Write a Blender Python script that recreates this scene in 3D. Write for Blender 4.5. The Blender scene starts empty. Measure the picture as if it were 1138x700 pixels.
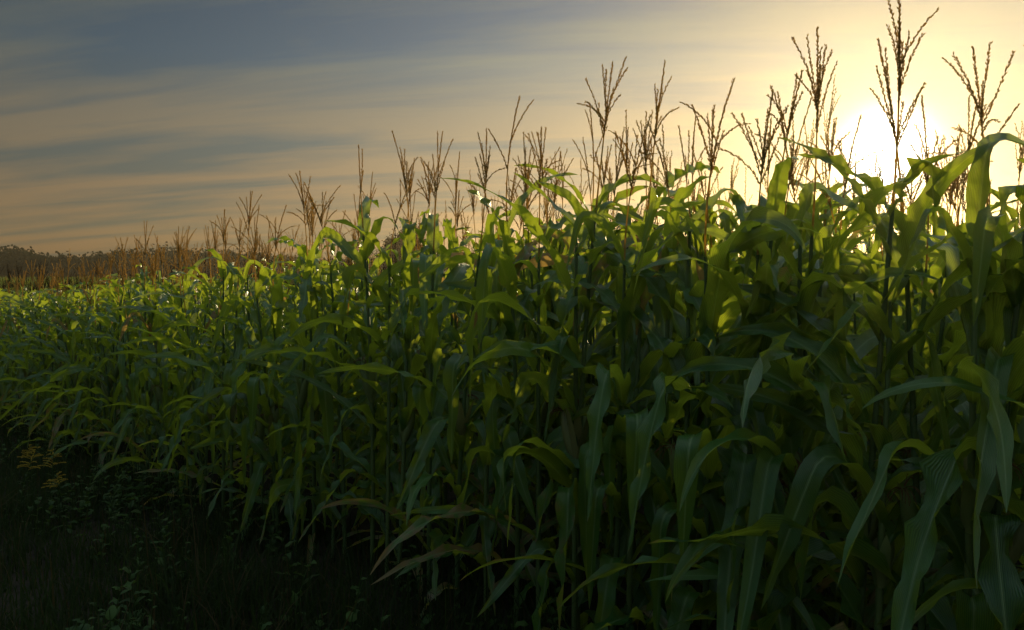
import bpy, math, random
import numpy as np
from mathutils import Matrix, Vector

random.seed(11)
scene = bpy.context.scene
scene.view_settings.view_transform = 'Standard'
scene.view_settings.look = 'None'
scene.view_settings.exposure = 0
scene.view_settings.gamma = 1

CAM_H = 1.8
F = 893.0
E = np.array([-0.681, 0.732])     # direction of the corn rows
N = np.array([0.732, 0.681])      # across the rows, into the field
B0 = 2.56                         # field edge
SUN = Vector((0.466, 1.009, 0.140)).normalized()

def ground_z(x, y):
    a = x*E[0] + y*E[1]
    g = -1.45*(1-np.exp(-np.maximum(a-3.0, 0)/20.0))
    return g

# ------------------------------------------------------------------ materials
def new_mat(name):
    m = bpy.data.materials.new(name); m.use_nodes = True
    nt = m.node_tree
    for n in list(nt.nodes): nt.nodes.remove(n)
    return m, nt
def nd(nt, t, **kw):
    n = nt.nodes.new(t)
    for k, v in kw.items():
        setattr(n, k, v)
    return n
def setin(nt, sock, v):
    if hasattr(v, 'is_output') : nt.links.new(v, sock)
    else: sock.default_value = v
def M(nt, op, a, b=0.0, c=None, clamp=False):
    n = nd(nt, 'ShaderNodeMath', operation=op); n.use_clamp = clamp
    setin(nt, n.inputs[0], a); setin(nt, n.inputs[1], b)
    if c is not None: setin(nt, n.inputs[2], c)
    return n.outputs[0]
def MIX(nt, f, a, b, blend='MIX'):
    n = nd(nt, 'ShaderNodeMix', data_type='RGBA', blend_type=blend)
    setin(nt, n.inputs[0], f); setin(nt, n.inputs[6], a); setin(nt, n.inputs[7], b)
    return n.outputs[2]
def col(r, g, b): return (r, g, b, 1.0)
def RAMP(nt, f, stops):
    n = nd(nt, 'ShaderNodeValToRGB')
    cr = n.color_ramp
    while len(cr.elements) < len(stops): cr.elements.new(0.5)
    for e, (p, c) in zip(cr.elements, stops):
        e.position = p; e.color = c
    setin(nt, n.inputs[0], f)
    return n.outputs[0]

def foliage_mat(name, green_a, green_b, dry_c, trans_green, trans_dry, midrib, tfac=0.42, rough=0.42, ribs=True, spec=0.5):
    m, nt = new_mat(name)
    at = nd(nt, 'ShaderNodeAttribute', attribute_name='lc')
    sep = nd(nt, 'ShaderNodeSeparateColor'); nt.links.new(at.outputs['Color'], sep.inputs[0])
    rnd, dry, acr = sep.outputs[0], sep.outputs[1], sep.outputs[2]
    along = at.outputs['Alpha']
    v = rnd; d = M(nt, 'MULTIPLY', M(nt, 'SUBTRACT', dry, 0.25), 2.5, clamp=True)
    if ribs:
        tc = nd(nt, 'ShaderNodeTexCoord')
        nz2 = nd(nt, 'ShaderNodeTexNoise'); nt.links.new(tc.outputs['Object'], nz2.inputs['Vector'])
        nz2.inputs['Scale'].default_value = 22; nz2.inputs['Detail'].default_value = 2
        v = M(nt, 'ADD', M(nt, 'MULTIPLY', rnd, 0.8), M(nt, 'MULTIPLY', nz2.outputs[0], 0.3), clamp=True)
        edge = M(nt, 'ABSOLUTE', M(nt, 'SUBTRACT', acr, 0.5))
        d = M(nt, 'ADD', M(nt, 'MULTIPLY', dry, 1.6), M(nt, 'MULTIPLY', M(nt, 'POWER', along, 6), 0.35))
        d = M(nt, 'ADD', d, M(nt, 'MULTIPLY', edge, 0.25))
        d = M(nt, 'ADD', d, M(nt, 'MULTIPLY', M(nt, 'SUBTRACT', nz2.outputs[0], 0.5), 1.4))
        d = M(nt, 'MULTIPLY', M(nt, 'SUBTRACT', d, 0.43), 3.0, clamp=True)
    base = MIX(nt, v, green_a, green_b)
    base = MIX(nt, d, base, dry_c)
    tr = MIX(nt, d, trans_green, trans_dry)
    if ribs:
        rib = M(nt, 'SUBTRACT', 1.0, M(nt, 'MULTIPLY', edge, 14.0), clamp=True)
        base = MIX(nt, M(nt, 'MULTIPLY', rib, 0.8), base, midrib)
        w = M(nt, 'SINE', M(nt, 'MULTIPLY', acr, 110.0))
        base = MIX(nt, M(nt, 'MULTIPLY', M(nt, 'ADD', w, 1.0), 0.17), base, col(0.010, 0.035, 0.008))
        tr = MIX(nt, M(nt, 'MULTIPLY', M(nt, 'ADD', w, 1.0), 0.16), tr, col(0.03, 0.06, 0.005))
    p = nd(nt, 'ShaderNodeBsdfPrincipled')
    nt.links.new(base, p.inputs['Base Color'])
    p.inputs['Roughness'].default_value = rough
    p.inputs['Specular IOR Level'].default_value = spec
    if ribs:
        bp = nd(nt, 'ShaderNodeBump'); bp.inputs['Strength'].default_value = 0.4
        bp.inputs['Distance'].default_value = 0.002
        nt.links.new(w, bp.inputs['Height'])
        nt.links.new(bp.outputs[0], p.inputs['Normal'])
    t = nd(nt, 'ShaderNodeBsdfTranslucent'); nt.links.new(tr, t.inputs[0])
    mx = nd(nt, 'ShaderNodeMixShader'); mx.inputs[0].default_value = tfac
    nt.links.new(p.outputs[0], mx.inputs[1]); nt.links.new(t.outputs[0], mx.inputs[2])
    o = nd(nt, 'ShaderNodeOutputMaterial'); nt.links.new(mx.outputs[0], o.inputs[0])
    return m

leaf_m = foliage_mat('corn_leaf', col(0.014, 0.078, 0.022), col(0.055, 0.175, 0.034), col(0.22, 0.16, 0.07),
                     col(0.52, 0.62, 0.035), col(0.6, 0.38, 0.10), col(0.24, 0.36, 0.16), tfac=0.41, rough=0.28, spec=0.65)
stalk_m = foliage_mat('corn_stalk', col(0.06, 0.11, 0.035), col(0.10, 0.15, 0.045), col(0.20, 0.14, 0.07),
                      col(0.2, 0.25, 0.04), col(0.3, 0.2, 0.06), col(0.1, 0.1, 0.1), tfac=0.1, rough=0.5, ribs=False)
tassel_m = foliage_mat('corn_tassel', col(0.20, 0.14, 0.045), col(0.32, 0.23, 0.07), col(0.2, 0.13, 0.06),
                       col(0.9, 0.62, 0.16), col(0.55, 0.33, 0.10), col(0.1, 0.1, 0.1), tfac=0.5, rough=0.7, ribs=False)
fartassel_m = foliage_mat('corn_tassel_dark', col(0.026, 0.016, 0.009), col(0.05, 0.030, 0.015), col(0.04, 0.03, 0.02),
                       col(0.05, 0.03, 0.010), col(0.05, 0.03, 0.01), col(0.1, 0.1, 0.1), tfac=0.25, rough=0.95, ribs=False, spec=0.0)  # same tassel in a darker colour, for mid and far blocks
husk_m = foliage_mat('corn_husk', col(0.11, 0.17, 0.05), col(0.18, 0.23, 0.08), col(0.3, 0.22, 0.1),
                     col(0.35, 0.4, 0.08), col(0.5, 0.33, 0.1), col(0.1, 0.1, 0.1), tfac=0.2, rough=0.5, ribs=False)
silk_m = foliage_mat('corn_silk', col(0.10, 0.04, 0.015), col(0.16, 0.07, 0.02), col(0.08, 0.04, 0.02),
                     col(0.3, 0.12, 0.03), col(0.3, 0.12, 0.03), col(0.1, 0.1, 0.1), tfac=0.3, rough=0.6, ribs=False)
grass_m = foliage_mat('grass_blades', col(0.010, 0.018, 0.006), col(0.024, 0.038, 0.012), col(0.06, 0.045, 0.022),
                      col(0.06, 0.10, 0.02), col(0.12, 0.09, 0.03), col(0.1, 0.1, 0.1), tfac=0.3, rough=0.8, ribs=False, spec=0.1)
weed_m = foliage_mat('weed_leaf', col(0.016, 0.046, 0.010), col(0.042, 0.085, 0.018), col(0.08, 0.05, 0.025),
                     col(0.12, 0.2, 0.03), col(0.2, 0.14, 0.04), col(0.08, 0.11, 0.05), tfac=0.3, rough=0.65, ribs=False, spec=0.2)
bloom_m = foliage_mat('goldenrod_bloom', col(0.45, 0.30, 0.02), col(0.6, 0.42, 0.03), col(0.3, 0.2, 0.05),
                      col(0.5, 0.4, 0.05), col(0.3, 0.2, 0.05), col(0.1, 0.1, 0.1), tfac=0.3, rough=0.7, ribs=False)
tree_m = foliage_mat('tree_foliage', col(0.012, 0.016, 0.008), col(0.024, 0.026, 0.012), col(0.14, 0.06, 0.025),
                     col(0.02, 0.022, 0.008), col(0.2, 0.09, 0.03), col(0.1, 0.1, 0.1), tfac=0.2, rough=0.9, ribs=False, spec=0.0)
def simple_mat(name, c1, c2, scale, rough=0.9, bump=0.5):
    m, nt = new_mat(name)
    tc = nd(nt, 'ShaderNodeTexCoord')
    nz = nd(nt, 'ShaderNodeTexNoise'); nt.links.new(tc.outputs['Object'], nz.inputs['Vector'])
    nz.inputs['Scale'].default_value = scale; nz.inputs['Detail'].default_value = 6; nz.inputs['Roughness'].default_value = 0.65
    f = M(nt, 'MULTIPLY', M(nt, 'SUBTRACT', nz.outputs[0], 0.35), 3.0, clamp=True)
    p = nd(nt, 'ShaderNodeBsdfPrincipled'); nt.links.new(MIX(nt, f, c1, c2), p.inputs['Base Color'])
    p.inputs['Roughness'].default_value = rough; p.inputs['Specular IOR Level'].default_value = 0.15
    bp = nd(nt, 'ShaderNodeBump'); bp.inputs['Strength'].default_value = bump; bp.inputs['Distance'].default_value = 0.05
    nt.links.new(nz.outputs[0], bp.inputs['Height']); nt.links.new(bp.outputs[0], p.inputs['Normal'])
    o = nd(nt, 'ShaderNodeOutputMaterial'); nt.links.new(p.outputs[0], o.inputs[0])
    return m
soil_m = simple_mat('soil', col(0.014, 0.011, 0.008), col(0.035, 0.027, 0.019), 6.0)
bark_m = simple_mat('bark', col(0.04, 0.03, 0.02), col(0.08, 0.06, 0.045), 12.0)

# ------------------------------------------------------------------ mesh builder
class MB:
    def __init__(s): s.v=[]; s.f=[]; s.m=[]; s.c=[]; s.n=0
    def add(s, v, f, mat, c):
        v = np.asarray(v, float); off = s.n
        s.v.append(v); s.c.append(np.asarray(c, float)); s.n += len(v)
        for q in f: s.f.append([i+off for i in q]); s.m.append(mat)
    def mesh(s, name, mats):
        me = bpy.data.meshes.new(name)
        V = np.concatenate(s.v); C = np.concatenate(s.c)
        me.from_pydata(V.tolist(), [], s.f)
        for m in mats: me.materials.append(m)
        me.polygons.foreach_set('material_index', s.m)
        me.polygons.foreach_set('use_smooth', [True]*len(s.f))
        a = me.attributes.new('lc', 'FLOAT_COLOR', 'POINT')
        a.data.foreach_set('color', C.ravel())
        me.update()
        return me

def unit(v): return v/np.maximum(np.linalg.norm(v, axis=-1, keepdims=True), 1e-9)

def leaf(mb, p0, az0, L, W, th0, th1, p, seg, nac, R, dry=0.0, kink=None, mat=0, fold0=1.0, fold1=0.25, twist=0.0, rip=0.35, azn=0.25):
    s = np.linspace(0, 1, seg+1)
    th = th0+(th1-th0)*s**p
    if kink is not None:
        k, tk = kink
        w = 1/(1+np.exp(-(s-k)*50))
        th = th*(1-w)+tk*w
    az = az0 + R.normal(0, azn)*s + 0.10*np.sin(s*7+R.uniform(0, 6))
    d = np.stack([np.sin(th)*np.cos(az), np.sin(th)*np.sin(az), np.cos(th)], 1)
    P = np.zeros((seg+1, 3)); P[1:] = np.cumsum((d[1:]+d[:-1])*0.5, 0)*L/seg
    P += p0
    side = np.stack([-np.sin(az), np.cos(az), 0*az], 1)
    nor = np.cross(d, side)
    roll = twist*s**1.5 + 0.15*np.sin(s*9+R.uniform(0, 6))
    cr, sr = np.cos(roll)[:, None], np.sin(roll)[:, None]
    side, nor = side*cr+nor*sr, nor*cr-side*sr
    w = W*np.minimum(1, 0.38+s/0.22)*np.clip(1-s**2.6, 0, 1)**0.75
    w[-1] = 0.0015
    fold = fold1+(fold0-fold1)*np.exp(-s/0.07)
    t = np.linspace(-1, 1, nac+1)
    fr = R.uniform(2.5, 5.5); ph1, ph2 = R.uniform(0, 6.3, 2)
    V = []; C = []
    r = R.random()
    for j, tt in enumerate(t):
        ph = ph1 if tt < 0 else ph2
        rp = rip*abs(tt)**2*np.sin(2*np.pi*fr*s+ph)*np.minimum(1, s*6)
        rp = rp+0.3*rip*abs(tt)**2*np.sin(2*np.pi*fr*2.3*s+ph*2)
        off = side*(w*tt*np.cos(fold))[:, None]*0.5 + nor*(w*(abs(tt)*np.sin(fold)+rp))[:, None]*0.5
        V.append(P+off)
        c = np.zeros((seg+1, 4)); c[:, 0] = r; c[:, 1] = dry; c[:, 2] = (tt+1)/2; c[:, 3] = s
        C.append(c)
    V = np.concatenate(V); C = np.concatenate(C)
    f = []
    for j in range(nac):
        for i in range(seg):
            a = j*(seg+1)+i
            f.append((a, a+1, a+seg+2, a+seg+1))
    mb.add(V, f, mat, C)

def tube(mb, P, rad, sides, mat, R, dry=0.0):
    P = np.asarray(P, float); n = len(P)
    T = unit(np.gradient(P, axis=0))
    ref = np.array([1.0, 0.13, 0.07]); 
    X = unit(np.cross(T, ref)); Y = np.cross(T, X)
    ang = np.linspace(0, 2*np.pi, sides, endpoint=False)
    V = (P[:, None, :] + (X[:, None, :]*np.cos(ang)[None, :, None]+Y[:, None, :]*np.sin(ang)[None, :, None])*np.asarray(rad)[:, None, None]).reshape(-1, 3)
    f = []
    for i in range(n-1):
        for j in range(sides):
            k = (j+1) % sides
            f.append((i*sides+j, i*sides+k, (i+1)*sides+k, (i+1)*sides+j))
    c = np.zeros((n*sides, 4)); c[:, 0] = R.random(); c[:, 1] = dry; c[:, 2] = 0.5; c[:, 3] = 0.3
    mb.add(V, f, mat, c)

def spikelets(mb, P, step, R, mat, ln=0.012, wd=0.0023, per=2):
    P = np.asarray(P); seg = np.linalg.norm(np.diff(P, axis=0), axis=1); tot = seg.sum()
    cum = np.concatenate([[0], np.cumsum(seg)])
    n = int(tot/step)
    if n < 1: return
    ss = (np.arange(n)+R.random(n)*0.5)*step
    Q = np.stack([np.interp(ss, cum, P[:, i]) for i in range(3)], 1)
    Q2 = np.stack([np.interp(ss+0.01, cum, P[:, i]) for i in range(3)], 1)
    Q1 = np.stack([np.interp(ss-0.01, cum, P[:, i]) for i in range(3)], 1)
    T = unit(Q2-Q1)
    for i in range(n):
        for k in range(per):
            rv = unit(np.cross(T[i], R.normal(size=3)))
            d = unit(T[i]+rv*R.uniform(0.2, 0.5))
            a = unit(np.cross(d, R.normal(size=3))); b = np.cross(d, a)
            l = ln*R.uniform(0.8, 1.2)
            q = Q[i]+rv*0.001; m = q+d*l*0.5
            V = [q, m+a*wd, m-a*wd*0.5+b*wd*0.87, m-a*wd*0.5-b*wd*0.87, q+d*l]
            f = [(0, 1, 2), (0, 2, 3), (0, 3, 1), (4, 2, 1), (4, 3, 2), (4, 1, 3)]
            c = np.zeros((5, 4)); c[:, 0] = R.random(); c[:, 2] = 0.5; c[:, 3] = 0.3
            mb.add(V, f, mat, c)

# lod: 2 full detail, 1 mid, 0 far
def tassel(mb, base, dirv, R, lod=2, size=1.0, tm=2):
    L = R.uniform(0.52, 0.70)*size
    n = 9 if lod == 2 else 5
    s = np.linspace(0, 1, n)
    bend = R.normal(0, 0.06, 2)
    ax = base + np.outer(s*L, dirv) + np.outer(s**2, [bend[0], bend[1], 0])
    if lod:
        tube(mb, ax, np.linspace(0.0042, 0.0013, n), 5 if lod == 2 else 3, tm, R)
        k = int(n*0.5)
        if lod == 2: spikelets(mb, ax[k:], 0.0060, R, tm)
        else: spikelets(mb, ax[k:], 0.012, R, tm, ln=0.018, wd=0.0030, per=1)
    else:
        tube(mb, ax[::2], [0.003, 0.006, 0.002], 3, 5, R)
    nb = R.integers(2, 11) if lod else R.integers(2, 4)
    az = R.uniform(0, 6.28)
    spread = R.uniform(0.3, 1.15)
    for i in range(nb):
        u = R.uniform(0.44, 0.66)
        p = np.array([np.interp(u, s, ax[:, j]) for j in range(3)])
        az += 2.4+R.normal(0, 0.3)
        th0 = R.uniform(0.15, 0.5)*spread; th1 = th0+R.uniform(-0.25, 0.5)
        if R.random() < 0.12: th1 += 0.8
        l = R.uniform(0.14, 0.25)*size
        m = {2: 7, 1: 4, 0: 2}[lod]
        ss = np.linspace(0, 1, m)
        th = th0+(th1-th0)*ss
        d = np.stack([np.sin(th)*np.cos(az), np.sin(th)*np.sin(az), np.cos(th)], 1)
        Q = np.zeros((m, 3)); Q[1:] = np.cumsum(d[1:], 0)*l/(m-1); Q += p
        if lod == 2:
            tube(mb, Q, np.linspace(0.0018, 0.0009, m), 3, tm, R)
            spikelets(mb, Q, 0.0068, R, tm)
        elif lod == 1:
            tube(mb, Q, np.linspace(0.002, 0.001, m), 3, tm, R)
            spikelets(mb, Q, 0.013, R, tm, ln=0.018, wd=0.0028, per=1)
        else:
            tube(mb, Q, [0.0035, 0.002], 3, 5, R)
    return (base+dirv*L)[2]

def ear(mb, p0, az, R):
    th = R.uniform(0.25, 0.5); L = R.uniform(0.20, 0.26)
    d = np.array([math.sin(th)*math.cos(az), math.sin(th)*math.sin(az), math.cos(th)])
    s = np.linspace(0, 1, 9)
    r = 0.029*np.sin(np.pi*np.clip(s*0.88+0.10, 0, 1))**0.7
    P = p0+np.outer(s*L, d)
    tube(mb, P, r, 9, 3, R, dry=R.choice([0.0, 0.1, 0.35]))
    for k in range(4):
        a2 = az+k*1.57+R.normal(0, 0.3)
        off = np.array([math.cos(a2), math.sin(a2), 0])*0.024
        leaf(mb, p0+off*0.6, a2, L*R.uniform(0.9, 1.25), 0.05, th*0.6, th*0.6+R.uniform(-0.1, 0.7), 2, 8, 2, R, dry=R.choice([0, 0.2, 0.4]), mat=3, fold0=0.3, fold1=0.3, rip=0.1)
    tip = p0+d*L
    for k in range(16):
        a2 = R.uniform(0, 6.28)
        Q = [tip-d*0.01]
        v = unit(d+0.6*np.array([math.cos(a2), math.sin(a2), 0]))
        for q in range(5):
            v = unit(v+np.array([0, 0, -0.42])+R.normal(0, 0.12, 3)); Q.append(Q[-1]+v*0.016)
        tube(mb, Q, [0.0012]*6, 3, 4, R)

def corn(mb, R, origin=(0, 0, 0), lod=2, has_tassel=True, scale=1.0, H=None, top=None, tm=2):
    origin = np.array(origin, float)
    H = (H or R.uniform(1.80, 2.04))*scale
    nl = {2: R.integers(14, 17), 1: 13, 0: 8}[lod]
    lean = R.normal(0, 0.05, 2)
    if top: lean *= 0.3
    def pt(z):
        u = z/H
        return origin+np.array([lean[0]*u*u*H*0.6, lean[1]*u*u*H*0.6, z])
    zs = np.linspace(0, H, {2: 40, 1: 6, 0: 3}[lod])
    nodes = (0.07+0.93*np.linspace(0, 1.0, nl)**0.95)*H*0.985
    rad = np.interp(zs, [0, H*0.5, H], [0.0135, 0.011, 0.0055])
    if lod == 2:
        for nz_ in nodes: rad = rad+0.0025*np.exp(-((zs-nz_)/0.02)**2)
    tube(mb, [pt(z) for z in zs], rad, {2: 8, 1: 4, 0: 3}[lod], 1, R, dry=R.choice([0, 0, 0.2]))
    az = R.uniform(0, 6.28)
    for i, z in enumerate(nodes):
        u = i/(nl-1)
        az += math.pi+R.normal(0, 0.35)
        seg, nac = {2: (22, 6), 1: (12, 4), 0: (6, 2)}[lod]
        if top and i >= nl-len(top):
            t = top[i-(nl-len(top))]
            leaf(mb, pt(z), t[0], t[1], t[2], t[3], t[3]+0.3, 1.5, 30, 6, R, kink=(t[4], t[5]), twist=t[6], rip=0.15, fold1=0.25, azn=0.02)
            continue
        L = (0.56+0.38*math.sin(math.pi*min(1, 0.15+u*0.75)))*R.uniform(0.70, 1.16)*scale
        if u > 0.85: L *= 0.72
        W = (0.060+0.036*math.sin(math.pi*min(1, 0.1+u*0.8)))*R.uniform(0.60, 1.15)
        th0 = (0.88-0.60*u)*R.uniform(0.5, 1.3)
        th1 = R.uniform(1.7, 3.0)-0.5*u
        p = R.uniform(0.7, 2.0)
        kink = None
        if R.random() < 0.5:
            kink = (R.uniform(0.18, 0.6), R.uniform(2.2, 3.2))
        dry = 0.0
        if u < 0.28: dry = R.choice([0.0, 0.0, 0.0, 0.15, 0.35])
        elif R.random() < 0.04: dry = R.uniform(0.2, 0.6)
        leaf(mb, pt(z), az, L, W*{2: 1, 1: 1, 0: 1.15}[lod], th0, th1, p, seg, nac, R, dry=dry, kink=kink,
             twist=R.normal(0, 1.4), rip=R.uniform(0.2, 0.85), fold1=R.uniform(0.05, 0.7), azn=0.4)
    if lod == 2 and R.random() < 0.75:
        ear(mb, pt(H*R.uniform(0.42, 0.55)), az+1.2, R)
    if has_tassel:
        d = unit(np.array([lean[0]*1.2, lean[1]*1.2, 1.0]))
        return tassel(mb, pt(H), d, R, lod, scale, tm)
    return H

corn_mats = [leaf_m, stalk_m, tassel_m, husk_m, silk_m, fartassel_m]
NV = 20; NT = 17
variants = []
for k in range(NV):
    R = np.random.default_rng(200+k)
    mb = MB()
    tip = corn(mb, R, lod=2, has_tassel=k < NT)
    variants.append((mb.mesh('corn_plant_mesh_%d' % k, corn_mats), tip))

def link(ob): scene.collection.objects.link(ob); return ob

field = link(bpy.data.objects.new('corn_field', None))
def add_plant(x, y, k, rot, s, name='corn_plant', parent=None, sz=None, mesh=None):
    ob = bpy.data.objects.new(name, mesh or variants[k][0])
    ob.location = (x, y, float(ground_z(x, y))-0.02)
    ob.rotation_euler = (random.gauss(0, 0.035), random.gauss(0, 0.035), rot)
    ob.scale = (s, s, sz if sz else s)
    link(ob)
    if parent: ob.parent = parent
    return ob

heroes = [(955, -5), (885, 45), (1050, 25), (1108, -10), (1020, 110), (785, 100), (822, 88), (702, 55), (732, 125),
          (645, 75), (573, 112), (600, 165), (507, 142), (475, 145), (440, 140), (410, 158), (380, 200), (345, 190),
          (275, 208), (243, 232), (200, 235), (163, 243), (680, 130), (860, 110), (540, 170), (305, 225), (1130, 30),
          (325, 215), (490, 180), (620, 150), (660, 140), (750, 150), (805, 125), (362, 205), (427, 190)]
rh = random.Random(4)
env = np.array([(120, 262), (163, 246), (240, 234), (345, 192), (440, 148), (570, 118), (640, 85), (700, 68), (800, 95), (900, 60), (1130, 30)])
for i in range(44):
    px = 125+i*22.5+rh.uniform(-9, 9)
    e = np.interp(px, env[:, 0], env[:, 1])
    heroes.append((px, e+(300-e)*rh.uniform(0.12, 0.5)))
hero_pos = []
usedc = {}
for i, (px, ty) in enumerate(heroes):
    u = (px-569)/F
    best = None
    for row in ((0, 1, 2) if i < 35 else (1, 2)):
        b = B0+0.1+row*0.75
        y = b/(N[0]*u+N[1]); x = u*y
        need = CAM_H+(300-ty)/F*y-float(ground_z(x, y))
        for k in range(NT):
            s = need/variants[k][1]
            sc = abs(s-1.0)+0.04*usedc.get(k, 0)+0.02*row
            if best is None or sc < best[0]: best = (sc, x, y, k, s)
    sc, x, y, k, s = best
    usedc[k] = usedc.get(k, 0)+1
    if s < 0.8 or s > 1.25: 
        if i >= 35: continue
    hero_pos.append((x, y))
    add_plant(x, y, k, random.uniform(0, 6.28), min(1.10, max(0.85, s)), sz=s)

# plants with strongly folded flag leaves at the near end of the field
special = [(895, 0, 1.92, [(3.3, 0.5, 0.07, 0.5, 0.5, 2.9, 0.3), (-0.1, 0.52, 0.085, 0.10, 0.40, 2.15, 0.9)]),
           (1087, 0, 1.93, [(3.0, 0.55, 0.07, 0.4, 0.45, 2.8, 0.5), (0.1, 0.66, 0.09, 0.05, 0.45, 1.9, 0.8)]),
           (640, 0, 2.02, [(0.2, 0.6, 0.08, 0.5, 0.5, 2.7, 0.3), (2.6, 0.42, 0.08, 0.75, 0.8, 1.0, 0.7)]),
           (985, 0, 1.72, [(3.4, 0.45, 0.08, 0.6, 0.35, 2.4, 0.6), (0.4, 0.4, 0.075, 0.4, 0.3, 2.2, 0.8)]),
           (765, 0, 2.00, [(3.2, 0.55, 0.09, 0.5, 0.4, 2.9, 0.5), (0.2, 0.5, 0.08, 0.7, 0.45, 2.9, 0.8)])]
for i, (px, row, H, top) in enumerate(special):
    u = (px-569)/F; b = B0+0.02+row*0.75
    y = b/(N[0]*u+N[1]); x = u*y
    mb = MB(); R = np.random.default_rng(900+i)
    corn(mb, R, lod=2, has_tassel=False, H=H, top=top)
    ob = add_plant(x, y, 0, 0, 1.0, mesh=mb.mesh('corn_plant_folded_%d' % i, corn_mats))
    ob.rotation_euler = (0, 0, 0)
    hero_pos.append((x, y))
hero_pos = np.array(hero_pos)

PA, PB = 3.0, 3.0
def make_patch(k, lod, rows=(0, 1, 2, 3), ncol=14, tm=2):
    R = np.random.default_rng(500+k); mb = MB()
    for r in rows:
        for j in range(ncol):
            if R.random() < 0.04: continue
            a = -PA/2+(j+0.5)*PA/ncol+R.normal(0, 0.035); b = -PB/2+(r+0.5)*PB/4+R.normal(0, 0.045)
            o = E*a+N*b
            corn(mb, R, origin=(o[0], o[1], -0.03), lod=lod, has_tassel=R.random() < (0.95 if lod else 0.4), scale=R.uniform(0.90, 1.06), tm=tm)
    return mb.mesh('corn_patch_mesh_%d' % k, corn_mats)
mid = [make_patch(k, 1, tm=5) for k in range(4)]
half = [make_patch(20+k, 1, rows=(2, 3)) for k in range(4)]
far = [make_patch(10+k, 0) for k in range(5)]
def add_block(me, x, y, flip=False, s=1.0):
    ob = bpy.data.objects.new('corn_block', me)
    g0 = float(ground_z(x, y)); sl = float(ground_z(x+E[0], y+E[1])-ground_z(x-E[0], y-E[1]))/2
    rot = Matrix.Rotation(math.atan(sl), 4, Vector((-N[0], -N[1], 0)))
    if flip: rot = rot @ Matrix.Rotation(math.pi, 4, 'Z')
    ob.matrix_world = Matrix.Translation((x, y, g0)) @ rot @ Matrix.Diagonal((1, 1, s, 1))
    link(ob); ob.parent = field

nplants = npatch = 0
for ia in range(-60, 75):
    for ib in range(0, 60):
        ca = (ia+0.5)*PA; cb = B0+(ib+0.5)*PB-0.275
        c = E*ca+N*cb
        x, y = c
        dist = math.hypot(x, y)
        bearing = math.degrees(math.atan2(x, y))
        if dist > 150: continue
        if dist > 14:
            if abs(bearing) > 44: continue
        elif abs(bearing) > 68: continue
        if dist < 15 and ib == 0:
            add_block(random.choice(half), x, y)
            for r in range(2):
                bb = B0+r*0.75+0.1
                for j in range(14):
                    aa = ia*PA+(j+0.5)*PA/14+random.gauss(0, 0.035)
                    b2 = bb+random.gauss(0, 0.045)
                    p = E*aa+N*b2
                    if random.random() < 0.04: continue
                    if np.min(np.hypot(hero_pos[:, 0]-p[0], hero_pos[:, 1]-p[1])) < 0.13: continue
                    if math.hypot(p[0], p[1]) < 1.6: continue
                    front = (r == 0)
                    k = random.randrange(NV)
                    s = random.uniform(0.84, 1.0)
                    bpx = 569+F*p[0]/max(p[1], 0.1)
                    if 940 < bpx < 1030: s *= 0.92
                    add_plant(p[0], p[1], k, random.uniform(0, 6.28), s,
                              name='corn_plant' if front else 'field_plant', parent=None if front else field)
                    nplants += 1
        else:
            add_block(random.choice(mid if dist < 24 else far), x, y, random.random() < 0.5, random.uniform(0.95, 1.02))
            npatch += 1
print('plants', nplants, 'patches', npatch)

# ------------------------------------------------------------------ ground
def axis(n, near, far_):
    t = np.linspace(-1, 1, n)
    return np.sinh(t*near)/math.sinh(near)*far_
ax = axis(181, 6.5, 2500)
X, Y = np.meshgrid(ax, ax)
Z = ground_z(X, Y)
Z = Z+0.02*np.sin(X*1.7+Y*0.6)*np.cos(Y*1.3-X*0.4)*(np.hypot(X, Y) < 60)
nx = len(ax)
gv = np.stack([X.ravel(), Y.ravel(), Z.ravel()], 1)
gf = [(j*nx+i, j*nx+i+1, (j+1)*nx+i+1, (j+1)*nx+i) for j in range(nx-1) for i in range(nx-1)]
gm = bpy.data.meshes.new('ground'); gm.from_pydata(gv.tolist(), [], gf); gm.materials.append(soil_m)
gm.polygons.foreach_set('use_smooth', [True]*len(gf))
link(bpy.data.objects.new('ground', gm))

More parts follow.
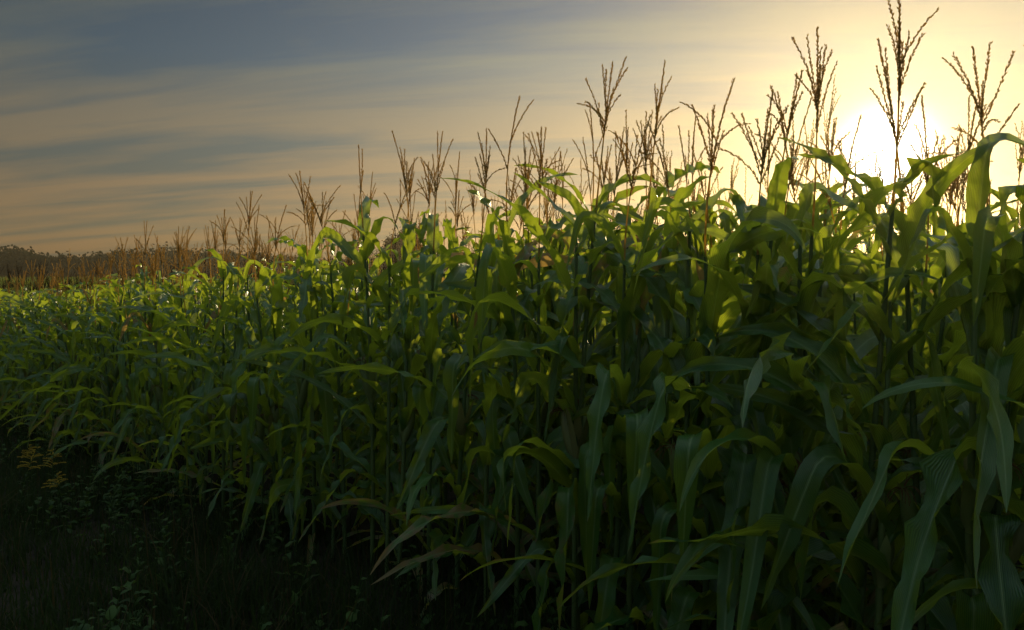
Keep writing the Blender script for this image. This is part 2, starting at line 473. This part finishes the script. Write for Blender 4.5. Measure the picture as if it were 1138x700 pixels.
# ------------------------------------------------------------------ grass verge
def grass_mesh(n):
    R = np.random.default_rng(5)
    K = n*4
    x = R.uniform(-16, 2.5, K); y = R.uniform(0.8, 17, K)
    b = x*N[0]+y*N[1]; d = np.hypot(x, y)
    dens = np.clip(6.0/np.maximum(d, 2.5), 0, 1)
    clump = 0.5+0.5*np.sin(x*2.1+np.sin(y*1.7)*2)*np.cos(y*2.6+x)
    ok = (b < B0+0.5) & (b > -8) & (R.random(K) < dens*(0.45+0.55*clump))
    x, y, b, clump = x[ok][:n], y[ok][:n], b[ok][:n], clump[ok][:n]
    n = len(x)
    h = R.uniform(0.10, 0.32, n)*(0.6+0.9*clump)
    h *= np.where(R.random(n) < 0.06, 1.9, 1)
    az = R.uniform(0, 6.28, n); w = R.uniform(0.002, 0.007, n); bend = R.uniform(0.1, 1.0, n)
    dirx, diry = np.cos(az), np.sin(az)
    g = ground_z(x, y)-0.01
    S = 4
    V = np.zeros((n, S*2+1, 3)); C = np.zeros((n, S*2+1, 4))
    rr = R.random(n); dd = np.where(R.random(n) < 0.12, 0.6, 0.0)
    C[:, :, 0] = rr[:, None]; C[:, :, 1] = dd[:, None]; C[:, :, 2] = 0.5
    for i in range(S+1):
        s = i/S
        cx = x+dirx*bend*h*s*s*0.8; cy = y+diry*bend*h*s*s*0.8; cz = g+h*(s-0.35*bend*s*s)
        ww = w*(1-s)**0.6
        if i < S:
            V[:, 2*i] = np.stack([cx-diry*ww, cy+dirx*ww, cz], 1)
            V[:, 2*i+1] = np.stack([cx+diry*ww, cy-dirx*ww, cz], 1)
        else: V[:, 2*S] = np.stack([cx, cy, cz], 1)
    base = (np.arange(n)*(2*S+1))[:, None]
    q = []
    for i in range(S-1): q.append(base+np.array([[2*i, 2*i+1, 2*i+3, 2*i+2]]))
    q = np.concatenate(q).tolist()
    t = (base+np.array([[2*S-2, 2*S-1, 2*S]])).tolist()
    me = bpy.data.meshes.new('grass'); me.from_pydata(V.reshape(-1, 3).tolist(), [], q+t)
    a = me.attributes.new('lc', 'FLOAT_COLOR', 'POINT'); a.data.foreach_set('color', C.ravel())
    me.materials.append(grass_m)
    return me
link(bpy.data.objects.new('grass', grass_mesh(100000)))

def weed(mb, R, o, h, gold=False):
    o = np.array(o, float)
    lean = R.normal(0, 0.15, 2)
    s = np.linspace(0, 1, 7)
    P = o+np.stack([lean[0]*s*s*h, lean[1]*s*s*h, s*h], 1)
    tube(mb, P, np.linspace(0.004, 0.0015, 7), 4, 0, R)
    n = int(h/0.03) if gold else int(h/R.uniform(0.025, 0.05))
    az = R.uniform(0, 6)
    big = R.uniform(0.5, 1.3)
    for i in range(n):
        u = 0.1+0.88*i/n
        p = np.array([np.interp(u, s, P[:, j]) for j in range(3)])
        az += 2.4+R.normal(0, 0.4)
        if gold: L, W = 0.09*(1.1-u*0.6), 0.014
        else: L, W = R.uniform(0.06, 0.12)*(1.15-0.6*u)*big, R.uniform(0.022, 0.05)*big
        leaf(mb, p, az, L, W, R.uniform(0.5, 1.3), R.uniform(1.3, 2.4), 1.2, 6, 2, R, mat=0, fold0=0.2, fold1=R.uniform(0, 0.5), twist=R.normal(0, 0.4), rip=0.25, dry=R.choice([0, 0, 0, 0.3]))
    if gold:
        for i in range(16):
            u = 0.72+0.28*i/16
            p = np.array([np.interp(u, s, P[:, j]) for j in range(3)])
            a2 = R.uniform(0, 6.28); l = 0.10*(1.2-(u-0.72)*3.2)
            Q = [p+np.array([math.cos(a2)*l*t, math.sin(a2)*l*t, l*(0.5*t-0.35*t*t)]) for t in np.linspace(0, 1, 5)]
            tube(mb, Q, [0.001]*5, 3, 0, R)
            spikelets(mb, Q, 0.006, R, 1, ln=0.009, wd=0.004)
R = np.random.default_rng(77)
mb = MB()
cnt = 0
while cnt < 620:
    x, y = R.uniform(-9, 0.8), R.uniform(2.0, 11)
    b = x*N[0]+y*N[1]
    if b > B0-0.0 or b < -2.0: continue
    if R.random() > 0.3+0.6*(math.sin(x*1.9+1)*math.cos(y*1.4+x) > 0): continue
    weed(mb, R, (x, y, float(ground_z(x, y))-0.01), R.uniform(0.10, 0.5)); cnt += 1
link(bpy.data.objects.new('weed_patch', mb.mesh('weed_patch', [weed_m, bloom_m])))
for (x, y, h) in [(-4.05, 6.5, 0.62), (-3.95, 6.8, 0.55), (-3.7, 6.45, 0.45), (-4.6, 7.6, 0.5)]:
    mb = MB(); weed(mb, R, (0, 0, 0), h, gold=True)
    ob = bpy.data.objects.new('goldenrod_plant', mb.mesh('goldenrod', [weed_m, bloom_m])); ob.location = (x, y, float(ground_z(x, y))); link(ob)

# ------------------------------------------------------------------ trees
def crown(R, c, rx, rz, n, size, dryp, V, Fc, C, ncl=26):
    cl = R.normal(size=(ncl, 3)); cl = cl/np.linalg.norm(cl, axis=1)[:, None]*R.uniform(0.35, 1.0, (ncl, 1))
    cl = cl*np.array([rx, rx, rz])+c
    k = R.integers(0, ncl, n)
    p = cl[k]+R.normal(size=(n, 3))*np.array([rx, rx, rz])*0.16
    a = unit(R.normal(size=(n, 3)))*size; b = unit(np.cross(a, R.normal(size=(n, 3))))*size*0.7
    off = sum(len(q) for q in V)
    q = np.stack([p-a, p-b, p+a, p+b], 1).reshape(-1, 3)
    V.append(q)
    Fc.extend((np.arange(n)[:, None]*4+np.arange(4)+off).tolist())
    cc = np.zeros((n*4, 4)); cc[:, 0] = np.repeat(R.random(ncl)[k], 4); cc[:, 1] = dryp; cc[:, 2] = 0.5
    C.append(cc)
def finish_tree(name, V, Fc, C, trunks):
    mb = MB(); mb.v = V; mb.c = C; mb.f = Fc; mb.m = [0]*len(Fc); mb.n = sum(len(q) for q in V)
    RR = np.random.default_rng(3)
    for P, r in trunks: tube(mb, P, r, 6, 1, RR)
    me = mb.mesh(name, [tree_m, bark_m])
    return link(bpy.data.objects.new(name, me))
R = np.random.default_rng(9)
V, Fc, C, T = [], [], [], []
for i in range(330):
    bear = R.uniform(-44, -8) if i < 230 else R.uniform(-8, 42)
    dist = R.uniform(175, 215)
    x, y = math.sin(math.radians(bear))*dist, math.cos(math.radians(bear))*dist
    g = float(ground_z(x, y))
    h = (7.2+0.7*math.sin(bear*0.5)+R.uniform(-0.5, 0.5))*(1.0 if bear < -15 else 0.8); r = R.uniform(3.5, 6.0)
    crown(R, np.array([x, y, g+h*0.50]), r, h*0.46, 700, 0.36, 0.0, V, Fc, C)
    T.append(([(x, y, g-0.2), (x, y, g+h*0.6)], [0.25, 0.1]))
finish_tree('distant_tree_line', V, Fc, C, T)
for (px, dist, h, r, dr) in [(460, 95, 8.6, 2.6, 0.5), (440, 98, 7.4, 1.9, 0.4), (690, 80, 8.2, 3.2, 0.5), (725, 84, 7.4, 2.4, 0.4), (650, 88, 7.0, 2.2, 0.45)]:
    u = (px-569)/F; y = dist/math.hypot(1, u); x = u*y; g = float(ground_z(x, y))
    V, Fc, C = [], [], []
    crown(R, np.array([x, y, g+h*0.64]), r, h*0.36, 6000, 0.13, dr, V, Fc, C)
    T = [([(x, y, g-0.3), (x+0.1, y, g+h*0.35), (x, y, g+h*0.85)], [0.22, 0.16, 0.05])]
    for q in range(7):
        a = q*0.9; z0 = g+h*(0.35+0.05*q)
        T.append(([(x, y, z0), (x+math.cos(a)*r*0.4, y+math.sin(a)*r*0.4, z0+h*0.12), (x+math.cos(a)*r*0.8, y+math.sin(a)*r*0.8, z0+h*0.2)], [0.09, 0.05, 0.02]))
    finish_tree('maple_tree', V, Fc, C, T)

# ------------------------------------------------------------------ scattering volume over the field, added for the sun's warm glow
hz, hnt = new_mat('haze')
pv = nd(hnt, 'ShaderNodeVolumeScatter'); pv.inputs['Density'].default_value = 0.0009
pv.inputs['Anisotropy'].default_value = 0.80; pv.inputs['Color'].default_value = col(1.0, 0.86, 0.60)
ho = nd(hnt, 'ShaderNodeOutputMaterial'); hnt.links.new(pv.outputs[0], ho.inputs['Volume'])
x0, x1, y0, y1, z0, z1 = -160, 160, -30, 240, -3, 14
hv = [(x0,y0,z0),(x1,y0,z0),(x1,y1,z0),(x0,y1,z0),(x0,y0,z1),(x1,y0,z1),(x1,y1,z1),(x0,y1,z1)]
hm = bpy.data.meshes.new('haze'); hm.from_pydata(hv, [], [(0,3,2,1),(4,5,6,7),(0,1,5,4),(1,2,6,5),(2,3,7,6),(3,0,4,7)])
hm.materials.append(hz)
link(bpy.data.objects.new('haze', hm))

# ------------------------------------------------------------------ world
w = bpy.data.worlds.new('World'); scene.world = w; w.use_nodes = True
nt = w.node_tree
for n in list(nt.nodes): nt.nodes.remove(n)
tc = nd(nt, 'ShaderNodeTexCoord')
nrm = nd(nt, 'ShaderNodeVectorMath', operation='NORMALIZE'); nt.links.new(tc.outputs['Generated'], nrm.inputs[0])
dr = nrm.outputs[0]
sp = nd(nt, 'ShaderNodeSeparateXYZ'); nt.links.new(dr, sp.inputs[0])
z = M(nt, 'MAXIMUM', sp.outputs[2], 0.0)
dt = nd(nt, 'ShaderNodeVectorMath', operation='DOT_PRODUCT'); nt.links.new(dr, dt.inputs[0]); dt.inputs[1].default_value = SUN
ang = M(nt, 'ARCCOSINE', M(nt, 'MINIMUM', dt.outputs['Value'], 0.999999))
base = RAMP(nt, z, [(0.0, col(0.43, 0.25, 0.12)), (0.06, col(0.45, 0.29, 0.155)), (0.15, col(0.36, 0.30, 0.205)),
                    (0.24, col(0.20, 0.245, 0.245)), (0.36, col(0.095, 0.15, 0.185)), (0.6, col(1.2, 1.45, 1.45)), (1.0, col(1.75, 2.05, 2.0))])  # zenith stops brightened above the view, added fill light for the leaves
m = M(nt, 'ADD', M(nt, 'MULTIPLY', M(nt, 'POWER', 2.71828, M(nt, 'MULTIPLY', M(nt, 'POWER', M(nt, 'DIVIDE', ang, 0.58), 2.0), -1.0)), 1.0), 0.30)
pz = M(nt, 'ADD', z, 0.12)
cx = M(nt, 'DIVIDE', sp.outputs[0], pz); cy = M(nt, 'DIVIDE', sp.outputs[1], pz)
cmb = nd(nt, 'ShaderNodeCombineXYZ')
nt.links.new(M(nt, 'ADD', M(nt, 'MULTIPLY', cx, 0.24), M(nt, 'MULTIPLY', cy, 0.05)), cmb.inputs[0])
nt.links.new(M(nt, 'ADD', M(nt, 'MULTIPLY', cy, 1.15), M(nt, 'MULTIPLY', cx, 0.16)), cmb.inputs[1])
n1 = nd(nt, 'ShaderNodeTexNoise'); nt.links.new(cmb.outputs[0], n1.inputs['Vector'])
n1.inputs['Scale'].default_value = 2.1; n1.inputs['Detail'].default_value = 8; n1.inputs['Roughness'].default_value = 0.58
n1.inputs['Distortion'].default_value = 0.4
cf = M(nt, 'MULTIPLY', M(nt, 'SUBTRACT', n1.outputs[0], 0.37), 4.6, clamp=True)
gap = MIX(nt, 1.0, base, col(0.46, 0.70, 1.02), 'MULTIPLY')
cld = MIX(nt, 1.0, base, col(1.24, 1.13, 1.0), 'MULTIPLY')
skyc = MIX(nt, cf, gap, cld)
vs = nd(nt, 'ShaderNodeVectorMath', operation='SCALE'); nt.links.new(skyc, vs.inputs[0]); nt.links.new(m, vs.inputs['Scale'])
def glow(colr, amp, width, p):
    e = M(nt, 'POWER', 2.71828, M(nt, 'MULTIPLY', M(nt, 'POWER', M(nt, 'DIVIDE', ang, width), p), -1.0))
    v = nd(nt, 'ShaderNodeVectorMath', operation='SCALE'); v.inputs[0].default_value = colr
    nt.links.new(M(nt, 'MULTIPLY', e, amp), v.inputs['Scale']); return v.outputs[0]
def vadd(a, b):
    v = nd(nt, 'ShaderNodeVectorMath', operation='ADD'); nt.links.new(a, v.inputs[0]); nt.links.new(b, v.inputs[1]); return v.outputs[0]
tot = vadd(vs.outputs[0], glow((1.0, 0.58, 0.14), 0.38, 0.26, 1.0))
tot = vadd(tot, glow((1.0, 0.78, 0.34), 0.40, 0.085, 1.4))
tot = vadd(tot, glow((1.0, 0.95, 0.78), 6.0, 0.038, 2.5))
sk = nd(nt, 'ShaderNodeTexSky', sky_type='NISHITA'); sk.sun_disc = False
sk.sun_elevation = math.asin(SUN.z); sk.sun_rotation = math.atan2(SUN.x, SUN.y)
sk.air_density = 1.0; sk.dust_density = 1.0
nv = nd(nt, 'ShaderNodeVectorMath', operation='SCALE'); nt.links.new(sk.outputs[0], nv.inputs[0]); nv.inputs['Scale'].default_value = 0.012
tot = vadd(tot, nv.outputs[0])
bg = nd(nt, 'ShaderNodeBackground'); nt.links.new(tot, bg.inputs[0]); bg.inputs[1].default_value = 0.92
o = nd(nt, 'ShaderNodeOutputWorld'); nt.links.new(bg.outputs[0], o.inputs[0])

sl = bpy.data.lights.new('sun', 'SUN'); sl.energy = 5.0; sl.angle = math.radians(0.6); sl.color = (1.0, 0.78, 0.40)
so = link(bpy.data.objects.new('sun', sl)); so.rotation_euler = (-SUN).to_track_quat('-Z', 'Y').to_euler()
so.location = (20, 40, 20)

cd = bpy.data.cameras.new('camera'); cam = link(bpy.data.objects.new('camera', cd))
cd.sensor_width = 36; cd.lens = 36*F/1138; cd.clip_start = 0.05; cd.clip_end = 6000
cam.location = (0, 0, CAM_H); cam.rotation_euler = (math.radians(90-3.2), 0, 0)
scene.camera = cam
